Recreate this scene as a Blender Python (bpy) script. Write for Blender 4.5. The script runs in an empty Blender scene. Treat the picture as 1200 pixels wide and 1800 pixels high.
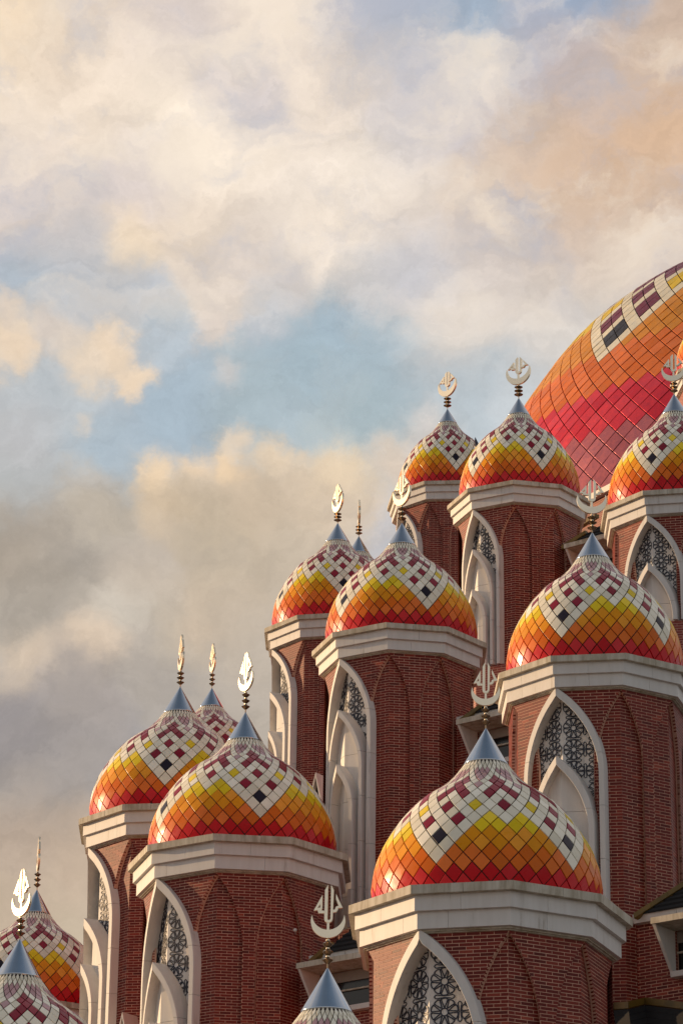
import bpy, math, random
import numpy as np
from mathutils import Vector, Matrix
random.seed(7)
rng = np.random.default_rng(5)
R_ = math.radians
C = bpy.context.scene.collection
sc = bpy.context.scene

# ---------------------------------------------------------------- camera
F_PX = 5654.7            # focal length in pixels of the 1200 px wide photograph
PITCH = R_(22.018)
ROLL = R_(-0.7155)
CAMZ = 1.6
fw = Vector((0, math.cos(PITCH), math.sin(PITCH)))
up0 = Vector((0, -math.sin(PITCH), math.cos(PITCH)))
rt0 = Vector((1, 0, 0))
rt = rt0 * math.cos(ROLL) - up0 * math.sin(ROLL)
up = rt0 * math.sin(ROLL) + up0 * math.cos(ROLL)
cam_d = bpy.data.cameras.new("camera")
cam = bpy.data.objects.new("camera", cam_d)
C.objects.link(cam)
m = Matrix((rt, up, -fw)).transposed().to_4x4()
m.translation = Vector((0, 0, CAMZ))
cam.matrix_world = m
cam_d.sensor_fit = 'HORIZONTAL'
cam_d.sensor_width = 24.0
cam_d.lens = F_PX / 1200 * 24.0
cam_d.clip_start = 0.5
cam_d.clip_end = 20000
sc.camera = cam

# ---------------------------------------------------------------- sun, sky, exposure
SUN_AZ = R_(-114)        # measured from "towards the camera", negative = left
SUN_EL = R_(11)
sun_dir = Vector((math.sin(SUN_AZ) * math.cos(SUN_EL), -math.cos(SUN_AZ) * math.cos(SUN_EL), math.sin(SUN_EL)))
sd = bpy.data.lights.new("sun", 'SUN')
sd.energy = 5.0
sd.color = (1.0, 0.67, 0.37)
sd.angle = R_(0.6)
so = bpy.data.objects.new("sun", sd)
so.rotation_euler = (-sun_dir).to_track_quat('-Z', 'Y').to_euler()
so.location = (-40, 20, 60)
C.objects.link(so)
sc.view_settings.view_transform = 'Standard'
sc.view_settings.look = 'None'
sc.view_settings.gamma = 1
sc.view_settings.use_curve_mapping = False
sc.view_settings.exposure = 0.0


def lin(c):
    return tuple(((v / 255) / 12.92 if v / 255 <= .04045 else ((v / 255 + .055) / 1.055) ** 2.4) for v in c)


# clouds: (x, y, reach, weight, colour) in the directions where they hang in the sky
SKY = [
    (20, 60, 130, 1, (243, 218, 186)), (60, 180, 130, 1, (238, 222, 205)), (180, 40, 130, 1, (228, 210, 192)),
    (300, 70, 90, 1, (212, 200, 196)), (110, 110, 90, .8, (228, 208, 188)), (220, 160, 110, 1.2, (248, 230, 210)),
    (60, 330, 110, 1, (226, 210, 198)), (330, 210, 110, 1.3, (248, 232, 212)), (470, 60, 100, 1, (236, 220, 205)),
    (440, 175, 60, 1.2, (198, 192, 198)), (370, 150, 50, .8, (212, 200, 196)), (430, 260, 90, 1.3, (248, 232, 214)),
    (260, 300, 90, 1.1, (212, 200, 196)), (160, 320, 60, .8, (208, 198, 196)), (150, 240, 80, 1, (240, 222, 202)),
    (560, 180, 90, 1, (238, 222, 206)), (560, 330, 110, 1, (236, 222, 208)), (590, 400, 80, 1.1, (246, 230, 212)),
    (230, 415, 60, 1.0, (238, 216, 188)), (340, 400, 70, 1, (234, 216, 196)), (120, 430, 70, .9, (200, 196, 196)),
    (400, 450, 80, 1, (222, 208, 196)), (60, 500, 70, 1, (172, 182, 192)), (190, 500, 70, 1, (186, 188, 192)),
    (600, 20, 60, 1, (204, 200, 204)), (700, 60, 90, 1, (172, 180, 194)), (820, 30, 80, 1.2, (156, 172, 190)),
    (640, 120, 70, 1, (226, 212, 200)), (750, 140, 80, 1, (214, 204, 200)), (940, 60, 80, 1, (178, 180, 192)),
    (1030, 5, 70, 1, (150, 168, 192)), (700, 240, 70, 1, (206, 200, 202)), (870, 130, 70, 1, (222, 212, 204)),
    (650, 300, 90, 1.2, (244, 230, 214)), (720, 380, 90, 1, (228, 214, 202)), (820, 220, 60, 1, (200, 194, 198)),
    (1120, 100, 90, 1.2, (208, 184, 164)), (1000, 130, 80, 1, (198, 182, 176)), (1060, 210, 60, .8, (194, 180, 174)),
    (1180, 50, 60, 1, (204, 180, 162)), (920, 230, 80, 1.1, (210, 188, 170)), (860, 330, 90, 1.1, (218, 198, 180)),
    (1130, 265, 110, 1.5, (212, 178, 148)), (1010, 300, 100, 1.3, (212, 182, 156)), (1160, 370, 90, 1.2, (210, 184, 162)),
    (1000, 400, 100, 1, (212, 190, 172)), (850, 430, 90, 1, (210, 198, 190)), (720, 460, 80, 1, (194, 194, 200)),
    (640, 480, 60, 1, (206, 202, 200)), (1100, 460, 80, 1, (218, 202, 188)), (960, 520, 100, 1, (216, 204, 194)),
    (780, 580, 80, 1.2, (226, 214, 202)), (1000, 620, 100, 1, (214, 208, 202)), (500, 500, 60, 1, (214, 204, 196)),
    (480, 545, 50, 1, (196, 198, 202)), (590, 570, 60, 1.6, (164, 182, 194)), (540, 640, 80, 1.6, (164, 182, 192)),
    (660, 640, 80, 1.3, (168, 185, 195)), (640, 720, 80, 1.4, (170, 186, 192)), (800, 680, 80, 1, (184, 194, 200)),
    (930, 700, 70, .9, (196, 202, 206)), (720, 620, 50, .8, (180, 192, 200)), (450, 720, 80, 1.4, (170, 185, 192)),
    (30, 560, 26, .9, (232, 210, 186)), (20, 625, 40, 1.2, (236, 212, 184)), (95, 600, 40, .9, (222, 206, 190)),
    (200, 620, 34, 1.3, (238, 214, 186)), (150, 655, 36, 1.2, (234, 212, 186)), (245, 665, 26, 1.3, (236, 212, 184)),
    (110, 545, 40, .9, (190, 192, 196)), (280, 600, 50, 1.3, (180, 190, 198)), (250, 535, 40, .9, (190, 194, 200)),
    (350, 570, 34, 1.1, (220, 206, 194)), (400, 672, 26, 1.2, (206, 200, 196)), (330, 720, 60, 1.3, (168, 184, 196)),
    (100, 720, 80, 1, (184, 190, 194)), (150, 760, 18, .7, (218, 202, 184)), (60, 770, 60, 1, (190, 188, 188)),
    (330, 780, 60, 1.5, (166, 182, 194)), (190, 800, 60, 1.1, (170, 184, 194)), (40, 860, 70, 1, (182, 184, 184)),
    (500, 735, 34, 1.3, (172, 186, 194)), (560, 745, 40, 1.2, (176, 188, 192)),
    (280, 832, 30, 1.6, (246, 216, 178)), (345, 815, 32, 1.9, (250, 216, 174)), (430, 775, 22, 1.5, (236, 212, 184)),
    (410, 812, 34, 1.6, (246, 214, 174)), (490, 800, 30, 1.3, (232, 208, 178)), (590, 815, 44, 1.4, (234, 210, 178)),
    (680, 795, 40, 1.2, (224, 204, 184)), (750, 760, 46, 1.1, (212, 204, 198)), (160, 850, 34, .9, (200, 190, 178)),
    (300, 880, 60, 1.4, (212, 190, 162)), (430, 880, 70, 1.4, (206, 186, 162)), (560, 880, 60, 1.3, (212, 192, 168)),
    (380, 940, 80, 1.5, (188, 172, 150)), (170, 910, 60, 1.2, (186, 174, 158)), (520, 960, 70, 1.2, (196, 180, 160)),
    (30, 960, 80, 1.5, (166, 154, 140)), (110, 1020, 70, 1.2, (166, 156, 144)), (40, 1080, 60, 1.1, (172, 162, 150)),
    (240, 1010, 70, 1.1, (194, 180, 164)), (210, 1080, 50, 1, (204, 194, 180)), (380, 1060, 80, 1.2, (202, 184, 162)),
    (340, 1090, 40, .9, (216, 194, 170)), (60, 1160, 50, 1.2, (214, 194, 172)), (170, 1135, 50, 1.2, (218, 196, 172)),
    (20, 1200, 40, 1, (206, 188, 168)), (300, 1110, 60, 1, (196, 182, 164)), (430, 1160, 80, 1, (192, 178, 162)),
    (130, 1230, 80, 1.6, (166, 156, 150)), (260, 1180, 70, 1.3, (174, 164, 154)), (40, 1290, 80, 1.6, (150, 143, 142)),
    (140, 1330, 80, 1.4, (156, 148, 144)), (60, 1390, 80, 1.3, (162, 152, 144)), (430, 1230, 80, 1, (182, 170, 156)),
    (60, 1480, 80, 1.4, (186, 166, 148)), (130, 1540, 80, 1.3, (196, 174, 152)), (20, 1600, 80, 1.2, (190, 170, 148)),
    (120, 1680, 90, 1.2, (196, 178, 154)),
]


def build_world():
    w = bpy.data.worlds.new("World")
    sc.world = w
    w.use_nodes = True
    nt = w.node_tree
    nt.nodes.clear()
    N = nt.nodes.new
    L = nt.links.new

    def mth(op, a, b=None, c=None):
        n = N('ShaderNodeMath'); n.operation = op
        for i, v in enumerate((a, b, c)):
            if v is None: continue
            if isinstance(v, (int, float)): n.inputs[i].default_value = v
            else: L(v, n.inputs[i])
        return n.outputs[0]

    def vm(op, a, b=None, out=0, scale=None):
        n = N('ShaderNodeVectorMath'); n.operation = op
        for i, v in enumerate((a, b)):
            if v is None: continue
            if isinstance(v, tuple): n.inputs[i].default_value = v
            else: L(v, n.inputs[i])
        if scale is not None:
            if isinstance(scale, (int, float)): n.inputs['Scale'].default_value = scale
            else: L(scale, n.inputs['Scale'])
        return n.outputs[out]
    tc = N('ShaderNodeTexCoord')
    d = vm('NORMALIZE', tc.outputs['Generated'])
    sep = N('ShaderNodeSeparateXYZ'); L(d, sep.inputs[0])
    az = mth('ARCTAN2', sep.outputs[0], sep.outputs[1])
    el = mth('ARCSINE', sep.outputs[2])
    ce = mth('COSINE', el)
    U0 = mth('MULTIPLY', mth('MULTIPLY', az, ce), F_PX / 1000)
    V0 = mth('MULTIPLY', mth('SUBTRACT', el, PITCH), F_PX / 1000)
    # slight roll of the horizon in the photograph
    U = mth('ADD', mth('MULTIPLY', U0, math.cos(ROLL)), mth('MULTIPLY', V0, -math.sin(ROLL)))
    V = mth('ADD', mth('MULTIPLY', V0, math.cos(ROLL)), mth('MULTIPLY', U0, math.sin(ROLL)))
    cmb = N('ShaderNodeCombineXYZ'); L(U, cmb.inputs[0]); L(V, cmb.inputs[1])
    P = cmb.outputs[0]
    # domain warp in three sizes
    def noise(vec, scale, detail, rough, out='Color', dist=0.0):
        n = N('ShaderNodeTexNoise'); n.inputs['Scale'].default_value = scale
        n.inputs['Detail'].default_value = detail; n.inputs['Roughness'].default_value = rough
        n.inputs['Distortion'].default_value = dist
        L(vec, n.inputs['Vector']); return n.outputs[out]
    w1 = vm('SUBTRACT', noise(P, 4.2, 10, 0.63), (.5, .5, .5))
    w2 = vm('SUBTRACT', noise(vm('ADD', P, (3.1, 7.7, 0)), 19.0, 6, 0.6), (.5, .5, .5))
    Pw = vm('ADD', P, vm('SCALE', w1, scale=0.15))
    Pw = vm('ADD', Pw, vm('SCALE', w2, scale=0.06))
    Pw = vm('MULTIPLY', Pw, (1, 1, 0))
    acc = None; wsum = None
    for (x, y, s, wt, col) in SKY:
        c = ((x - 600) / 1000, (900 - y) / 1000, 0)
        dd = vm('SUBTRACT', Pw, c)
        dot = vm('DOT_PRODUCT', dd, dd, out=1)
        g = mth('EXPONENT', mth('MULTIPLY', dot, -1.0 / (s * .78 / 1000) ** 2))
        g = mth('MULTIPLY', g, wt)
        cl = lin(col)
        cv = vm('SCALE', None, scale=g)
        cv.node.inputs[0].default_value = cl
        acc = cv if acc is None else vm('ADD', acc, cv)
        wsum = g if wsum is None else mth('ADD', wsum, g)
    # the rest of the sky: the same broken cloud
    n1 = noise(vm('ADD', P, (11, 3, 0)), 1.3, 8, 0.6, 'Fac')
    rmp = N('ShaderNodeValToRGB'); L(n1, rmp.inputs[0])
    e = rmp.color_ramp.elements
    e[0].position = .40; e[0].color = lin((162, 180, 198)) + (1,)
    e[1].position = .60; e[1].color = lin((232, 214, 196)) + (1,)
    e2 = rmp.color_ramp.elements.new(.5); e2.color = lin((196, 192, 192)) + (1,)
    eps = 0.012
    acc = vm('ADD', acc, vm('SCALE', rmp.outputs[0], scale=eps))
    inv = mth('DIVIDE', 1.0, mth('ADD', wsum, eps))
    col = vm('SCALE', acc, scale=inv)
    # fine wisps: light and shade inside the cloud, stretched along the wind
    rot = N('ShaderNodeMapping'); rot.inputs['Rotation'].default_value = (0, 0, R_(-24)); L(vm('ADD', P, vm('SCALE', w1, scale=0.45)), rot.inputs[0])
    st = vm('MULTIPLY', rot.outputs[0], (3.2, 7.0, 1))
    f1 = noise(st, 1.5, 12, 0.66, 'Fac', 0.15)
    f1 = mth('ADD', mth('MULTIPLY', mth('SUBTRACT', f1, 0.5), 0.66), 1.045)
    f2 = noise(vm('ADD', P, (5, 5, 0)), 9, 10, 0.68, 'Fac', 0.1)
    f2 = mth('ADD', mth('MULTIPLY', mth('SUBTRACT', f2, 0.5), 0.22), 1.0)
    col = vm('SCALE', col, scale=mth('MULTIPLY', f1, f2))
    hi_ = N('ShaderNodeMapRange'); hi_.interpolation_type = 'SMOOTHSTEP'; L(V, hi_.inputs[0])
    hi_.inputs[1].default_value = 0.24; hi_.inputs[2].default_value = 0.50
    hi_.inputs[3].default_value = 0.10; hi_.inputs[4].default_value = 1.0
    def veil(vec, scale, lo, hi, colr, amt, col):
        n = noise(vec, scale, 14, 0.56, 'Fac', 0.0)
        r = N('ShaderNodeMapRange'); r.interpolation_type = 'SMOOTHSTEP'; L(n, r.inputs[0])
        r.inputs[1].default_value = lo; r.inputs[2].default_value = hi; r.inputs[3].default_value = 0; r.inputs[4].default_value = amt
        f = mth('MULTIPLY', r.outputs[0], hi_.outputs[0])
        m_ = N('ShaderNodeMix'); m_.data_type = 'RGBA'; L(f, m_.inputs[0]); L(col, m_.inputs[6]); m_.inputs[7].default_value = lin(colr) + (1,)
        return m_.outputs[2]
    P2 = vm('ADD', P, vm('SCALE', w1, scale=0.28))
    col = veil(vm('MULTIPLY', vm('ADD', P2, (2.3, 9.1, 0)), (1.0, 1.35, 1)), 4.4, .46, .72, (184, 187, 200), .62, col)
    col = veil(vm('MULTIPLY', vm('ADD', P2, (7.3, 1.7, 0)), (1.1, 1.5, 1)), 3.8, .46, .70, (252, 236, 216), .62, col)
    sky = N('ShaderNodeTexSky'); sky.sky_type = 'NISHITA'; sky.sun_disc = False
    sky.sun_elevation = SUN_EL
    sky.sun_rotation = math.atan2(sun_dir.x, sun_dir.y) % (2 * math.pi)
    sky.air_density = 1.2; sky.dust_density = 1.0
    b1 = N('ShaderNodeBackground'); L(sky.outputs[0], b1.inputs[0]); b1.inputs[1].default_value = 0.10
    b2 = N('ShaderNodeBackground'); L(col, b2.inputs[0]); b2.inputs[1].default_value = 1.0
    # cloud cover: thick in front, to the left and the right, thinner behind the viewer
    mr = N('ShaderNodeMapRange'); mr.interpolation_type = 'SMOOTHSTEP'
    L(sep.outputs[1], mr.inputs[0])
    mr.inputs[1].default_value = -0.75; mr.inputs[2].default_value = 0.45
    mr.inputs[3].default_value = 0.08; mr.inputs[4].default_value = 0.97
    lowsky = N('ShaderNodeMapRange'); lowsky.interpolation_type = 'SMOOTHSTEP'
    L(el, lowsky.inputs[0]); lowsky.inputs[1].default_value = 0.30; lowsky.inputs[2].default_value = 0.70
    lowsky.inputs[3].default_value = 0.82; lowsky.inputs[4].default_value = 0.0
    mx = N('ShaderNodeMixShader'); L(mth('MAXIMUM', mr.outputs[0], lowsky.outputs[0]), mx.inputs[0]); L(b1.outputs[0], mx.inputs[1]); L(b2.outputs[0], mx.inputs[2])
    o = N('ShaderNodeOutputWorld'); L(mx.outputs[0], o.inputs[0])
    w.cycles.sampling_method = 'MANUAL'
    w.cycles.sample_map_resolution = 512


build_world()


def project(P):
    """photo pixel of a world point (used only to decide how much detail a piece deserves)"""
    v = P - Vector((0, 0, CAMZ))
    zc = v.dot(fw)
    return 600 + F_PX * v.dot(rt) / zc, 900 - F_PX * v.dot(up) / zc, zc


def at(px, py, Y):
    """world point at depth Y (metres north of the camera) seen at photo pixel px, py"""
    d = fw * F_PX + rt * (px - 600) + up * (900 - py)
    d = d * (Y / d.y)
    return Vector((d.x, d.y, d.z + CAMZ))


# ---------------------------------------------------------------- materials
def newmat(name):
    mt = bpy.data.materials.new(name); mt.use_nodes = True
    nt = mt.node_tree
    b = nt.nodes['Principled BSDF']
    return mt, nt, b


def island_rand(nt):
    g = nt.nodes.new('ShaderNodeNewGeometry'); o = nt.nodes.new('ShaderNodeObjectInfo')
    a = nt.nodes.new('ShaderNodeMath'); a.operation = 'ADD'
    nt.links.new(g.outputs['Random Per Island'], a.inputs[0]); nt.links.new(o.outputs['Random'], a.inputs[1])
    f = nt.nodes.new('ShaderNodeMath'); f.operation = 'FRACT'; nt.links.new(a.outputs[0], f.inputs[0])
    return f.outputs[0]


def noise_n(nt, scale, detail=5, rough=.55, stretch=None, coord='Object'):
    tc = nt.nodes.new('ShaderNodeTexCoord')
    v = tc.outputs[coord]
    if coord == 'World':
        pass
    if stretch:
        mp = nt.nodes.new('ShaderNodeMapping'); mp.inputs['Scale'].default_value = stretch
        nt.links.new(v, mp.inputs[0]); v = mp.outputs[0]
    n = nt.nodes.new('ShaderNodeTexNoise'); n.inputs['Scale'].default_value = scale
    n.inputs['Detail'].default_value = detail; n.inputs['Roughness'].default_value = rough
    nt.links.new(v, n.inputs['Vector'])
    return n.outputs['Fac']


def geo_noise(nt, scale, detail=5, rough=.55, stretch=None):
    g = nt.nodes.new('ShaderNodeNewGeometry'); v = g.outputs['Position']
    if stretch:
        mp = nt.nodes.new('ShaderNodeMapping'); mp.inputs['Scale'].default_value = stretch
        nt.links.new(v, mp.inputs[0]); v = mp.outputs[0]
    n = nt.nodes.new('ShaderNodeTexNoise'); n.inputs['Scale'].default_value = scale
    n.inputs['Detail'].default_value = detail; n.inputs['Roughness'].default_value = rough
    nt.links.new(v, n.inputs['Vector'])
    return n.outputs['Fac']


def ramp(nt, fac, stops):
    r = nt.nodes.new('ShaderNodeValToRGB'); nt.links.new(fac, r.inputs[0])
    el = r.color_ramp.elements
    el[0].position = stops[0][0]; el[0].color = stops[0][1] + (1,)
    el[1].position = stops[-1][0]; el[1].color = stops[-1][1] + (1,)
    for p, c in stops[1:-1]:
        e = el.new(p); e.color = c + (1,)
    return r.outputs[0]


def mixc(nt, fac, a, b, mode='MIX'):
    n = nt.nodes.new('ShaderNodeMix'); n.data_type = 'RGBA'; n.blend_type = mode
    for s, v in ((0, fac), (6, a), (7, b)):
        if isinstance(v, (int, float)): n.inputs[s].default_value = v
        elif isinstance(v, tuple): n.inputs[s].default_value = v + (1,) if len(v) == 3 else v
        else: nt.links.new(v, n.inputs[s])
    return n.outputs[2]


def bump(nt, b, fac, strength, dist):
    bp = nt.nodes.new('ShaderNodeBump'); bp.inputs['Strength'].default_value = strength
    bp.inputs['Distance'].default_value = dist
    nt.links.new(fac, bp.inputs['Height']); nt.links.new(bp.outputs[0], b.inputs['Normal'])


def hsv_jit(col, dv, ds=0):
    import colorsys
    h, s, v = colorsys.rgb_to_hsv(*col)
    return colorsys.hsv_to_rgb(h, max(0, min(1, s + ds)), max(0, v * (1 + dv)))


def tile_mat(name, col, rough=.29, metal=0.0, var=.18, spec=.2, wob=.06, wsc=6, wd=.02):
    mt, nt, b = newmat(name)
    r = island_rand(nt)
    base = ramp(nt, r, [(0, hsv_jit(col, -var, .03)), (.5, col), (1, hsv_jit(col, var * .7, -.04))])
    dirt = geo_noise(nt, 2.3, 6, .65)
    base = mixc(nt, ramp(nt, dirt, [(.35, (0, 0, 0)), (.75, (.32, .32, .32))]), base, tuple(c * .55 + .01 for c in col))
    nt.links.new(base, b.inputs['Base Color'])
    b.inputs['Metallic'].default_value = metal
    rr = geo_noise(nt, 5, 4, .6)
    mr = nt.nodes.new('ShaderNodeMapRange'); nt.links.new(rr, mr.inputs[0])
    mr.inputs[1].default_value = .3; mr.inputs[2].default_value = .7
    mr.inputs[3].default_value = rough * .8; mr.inputs[4].default_value = rough * 1.5
    nt.links.new(mr.outputs[0], b.inputs['Roughness'])
    b.inputs['Specular IOR Level'].default_value = spec
    bump(nt, b, geo_noise(nt, wsc, 3, .5), wob, wd)
    return mt


TM = {
    'white': tile_mat('cream_enamel', (.90, .84, .69)),
    'red': tile_mat('red_enamel', (.64, .008, .016)),
    'maroon': tile_mat('maroon_enamel', (.28, .002, .026)),
    'orange': tile_mat('dark_orange_enamel', (.80, .165, .005)),
    'amber': tile_mat('amber_enamel', (.90, .345, .006)),
    'yellow': tile_mat('yellow_enamel', (.90, .65, .008)),
    'black': tile_mat('black_enamel', (.020, .014, .028), var=.3),
    'pink': tile_mat('pink_enamel', (.54, .31, .33)),
    'mauve': tile_mat('mauve_enamel', (.24, .07, .10)),
    'purple': tile_mat('purple_enamel', (.12, .012, .055)),
}
BM = {  # metal panels of the main dome
    'white': tile_mat('cream_metal_panel', (.78, .71, .55), .46, .55, .12, .6, .45, 1.3, .05),
    'red': tile_mat('red_metal_panel', (.66, .018, .050), .46, .55, .16, .6, .45, 1.3, .05),
    'maroon': tile_mat('wine_metal_panel', (.17, .018, .055), .46, .55, .12, .6, .45, 1.3, .05),
    'orange': tile_mat('orange_metal_panel', (.74, .165, .014), .46, .55, .14, .6, .45, 1.3, .05),
    'amber': tile_mat('amber_metal_panel', (.70, .27, .016), .46, .55, .14, .6, .45, 1.3, .05),
    'yellow': tile_mat('yellow_metal_panel', (.76, .52, .012), .46, .55, .12, .6, .45, 1.3, .05),
    'black': tile_mat('black_metal_panel', (.022, .022, .035), .46, .55, .2, .6, .45, 1.3, .05),
    'pink': tile_mat('pink_metal_panel', (.46, .25, .27), .46, .55, .1, .6, .45, 1.3, .05),
    'mauve': tile_mat('mauve_metal_panel', (.46, .12, .15), .46, .55, .16, .6, .45, 1.3, .05),
}


def simple(name, col, rough=.6, metal=0.0, nscale=3.0, namp=.12, bmp=0.0, bscale=40, spec=.5):
    mt, nt, b = newmat(name)
    n = geo_noise(nt, nscale, 6, .6)
    lo = tuple(c * (1 - namp) for c in col); hi = tuple(min(1, c * (1 + namp)) for c in col)
    nt.links.new(ramp(nt, n, [(.3, lo), (.7, hi)]), b.inputs['Base Color'])
    b.inputs['Roughness'].default_value = rough; b.inputs['Metallic'].default_value = metal
    b.inputs['Specular IOR Level'].default_value = spec
    if bmp: bump(nt, b, geo_noise(nt, bscale, 4, .6), bmp, .01)
    return mt


def brick_mat():
    mt, nt, b = newmat('red_brick')
    r = island_rand(nt)
    base = ramp(nt, r, [(0, (.09, .007, .004)), (.12, (.135, .010, .005)), (.7, (.190, .016, .008)), (.93, (.23, .027, .014)), (1, (.34, .060, .032))])
    n = geo_noise(nt, 30, 4, .6)
    base = mixc(nt, ramp(nt, n, [(.4, (0, 0, 0)), (.8, (.35, .35, .35))]), base, (.11, .010, .006))
    big = geo_noise(nt, 1.1, 5, .65)
    base = mixc(nt, ramp(nt, big, [(.42, (0, 0, 0)), (.75, (.3, .3, .3))]), base, (.15, .018, .012))
    nt.links.new(base, b.inputs['Base Color'])
    b.inputs['Roughness'].default_value = .52; b.inputs['Specular IOR Level'].default_value = .26
    bump(nt, b, n, .3, .004)
    return mt


def wall_brick_mat():
    """plain lower walls far below the picture: the same bricks by texture"""
    mt, nt, b = newmat('brickwork')
    uv = nt.nodes.new('ShaderNodeUVMap')
    t = nt.nodes.new('ShaderNodeTexBrick')
    nt.links.new(uv.outputs[0], t.inputs['Vector'])
    t.inputs['Color1'].default_value = (.20, .026, .018, 1); t.inputs['Color2'].default_value = (.26, .04, .028, 1)
    t.inputs['Mortar'].default_value = (.52, .30, .235, 1); t.inputs['Scale'].default_value = 1
    t.inputs['Brick Width'].default_value = .26; t.inputs['Row Height'].default_value = .067
    t.inputs['Mortar Size'].default_value = .006
    nt.links.new(t.outputs[0], b.inputs['Base Color']); b.inputs['Roughness'].default_value = .65
    return mt


def coping_mat():
    mt, nt, b = newmat('weathered_coping')
    st = geo_noise(nt, 1.0, 6, .7, (7, 7, .9))
    big = geo_noise(nt, 1.7, 5, .6)
    c = ramp(nt, st, [(.36, (.36, .315, .235)), (.5, (.50, .455, .375)), (.66, (.62, .58, .50))])
    c = mixc(nt, ramp(nt, big, [(.5, (0, 0, 0)), (.72, (.75, .75, .75))]), c, (.30, .24, .145))
    nt.links.new(c, b.inputs['Base Color']); b.inputs['Roughness'].default_value = .8
    bump(nt, b, st, .2, .01)
    return mt


def panel_mat():
    mt, nt, b = newmat('white_cladding')
    st = geo_noise(nt, 1.0, 6, .65, (6, 6, .7))
    big = geo_noise(nt, 2.5, 5, .6)
    c = ramp(nt, st, [(.27, (.40, .36, .32)), (.39, (.62, .595, .57)), (.7, (.69, .67, .65))])
    c = mixc(nt, ramp(nt, big, [(.58, (0, 0, 0)), (.85, (.25, .25, .25))]), c, (.56, .51, .44))
    nt.links.new(c, b.inputs['Base Color']); b.inputs['Roughness'].default_value = .55
    return mt


M = {
    'shell': simple('dark_grout', (.030, .011, .009), .7),
    'brick': brick_mat(), 'wallbrick': wall_brick_mat(),
    'mortar': simple('mortar', (.60, .345, .25), .75, 0, 4, .16),
    'coping': coping_mat(), 'panel': panel_mat(),
    'steel': simple('brushed_steel', (.52, .56, .62), .14, 1.0, 2.0, .06),
    'gold': simple('champagne_steel', (.96, .84, .64), .30, .85, 3.0, .05, .02, 9),
    'bead': simple('bronze_steel', (.26, .19, .12), .25, 1.0, 6.0, .2),
    'lattice': simple('navy_lattice', (.010, .010, .026), .45, 0, 5, .2),
    'glass': simple('dark_glass', (.006, .006, .007), .12),
    'roof': simple('dark_roof', (.010, .009, .010), .95, 0, 4, .35, .3, 12),
    'flash': simple('olive_flashing', (.15, .09, .012), .5, 0, 3, .35, .1, 20),
    'soffit': simple('grey_soffit', (.30, .265, .23), .7),
    'lamp': simple('navy_housing', (.02, .02, .05), .4),
    'ground': simple('grey_paving', (.16, .155, .14), .9, 0, .05, .3),
}


# ---------------------------------------------------------------- mesh helpers
class MB:
    def __init__(s):
        s.v = []; s.f = []; s.m = []; s.uv = None

    def hexa(s, p, mi=0, skip=()):
        """p: 8 points, first four one end ring, last four the other ring"""
        b = len(s.v); s.v += [tuple(q) for q in p]
        fs = [(3, 2, 1, 0), (4, 5, 6, 7), (0, 1, 5, 4), (1, 2, 6, 5), (2, 3, 7, 6), (3, 0, 4, 7)]
        for i, f in enumerate(fs):
            if i in skip: continue
            s.f.append(tuple(b + k for k in f)); s.m.append(mi)

    def quad(s, a, b_, c, d, mi=0):
        b = len(s.v); s.v += [tuple(a), tuple(b_), tuple(c), tuple(d)]
        s.f.append((b, b + 1, b + 2, b + 3)); s.m.append(mi)

    def tri(s, a, b_, c, mi=0):
        b = len(s.v); s.v += [tuple(a), tuple(b_), tuple(c)]
        s.f.append((b, b + 1, b + 2)); s.m.append(mi)

    def lathe(s, prof, n=48, mi=0, cx=0, cy=0, cap=False):
        b = len(s.v)
        for (r, z) in prof:
            for i in range(n):
                a = 2 * math.pi * i / n
                s.v.append((cx + r * math.sin(a), cy - r * math.cos(a), z))
        for j in range(len(prof) - 1):
            for i in range(n):
                k = (i + 1) % n
                s.f.append((b + j * n + i, b + j * n + k, b + (j + 1) * n + k, b + (j + 1) * n + i)); s.m.append(mi)
        if cap:
            s.f.append(tuple(b + (len(prof) - 1) * n + i for i in range(n))); s.m.append(mi)
            s.f.append(tuple(b + i for i in reversed(range(n)))); s.m.append(mi)

    def mesh(s, name, mats, smooth=False):
        me = bpy.data.meshes.new(name)
        me.from_pydata(s.v, [], s.f)
        for mt in mats: me.materials.append(mt)
        if len(mats) > 1: me.polygons.foreach_set('material_index', s.m)
        if smooth: me.polygons.foreach_set('use_smooth', [True] * len(s.f))
        me.update()
        return me

    def obj(s, name, mats, parent=None, smooth=False, stuff=False, rec=True):
        me = s.mesh(name, mats if isinstance(mats, (list, tuple)) else [mats], smooth)
        if rec: fix_normals(me)
        return put(name, me, parent, stuff)


def fix_normals(me):
    import bmesh
    bm = bmesh.new(); bm.from_mesh(me)
    bmesh.ops.recalc_face_normals(bm, faces=bm.faces)
    bm.to_mesh(me); bm.free()


def put(name, me, parent=None, stuff=False, mat=None):
    o = bpy.data.objects.new(name, me)
    C.objects.link(o)
    if parent is not None: o.parent = parent
    if mat is not None: o.matrix_local = mat
    if stuff: o['kind'] = 'stuff'
    return o


def thing(name, label, cat, loc, rotz=0.0, group=None):
    o = bpy.data.objects.new(name, None); C.objects.link(o)
    o.empty_display_size = .5
    o.location = loc; o.rotation_euler = (0, 0, rotz)
    o['label'] = label; o['category'] = cat
    if group: o['group'] = group
    return o


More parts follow.
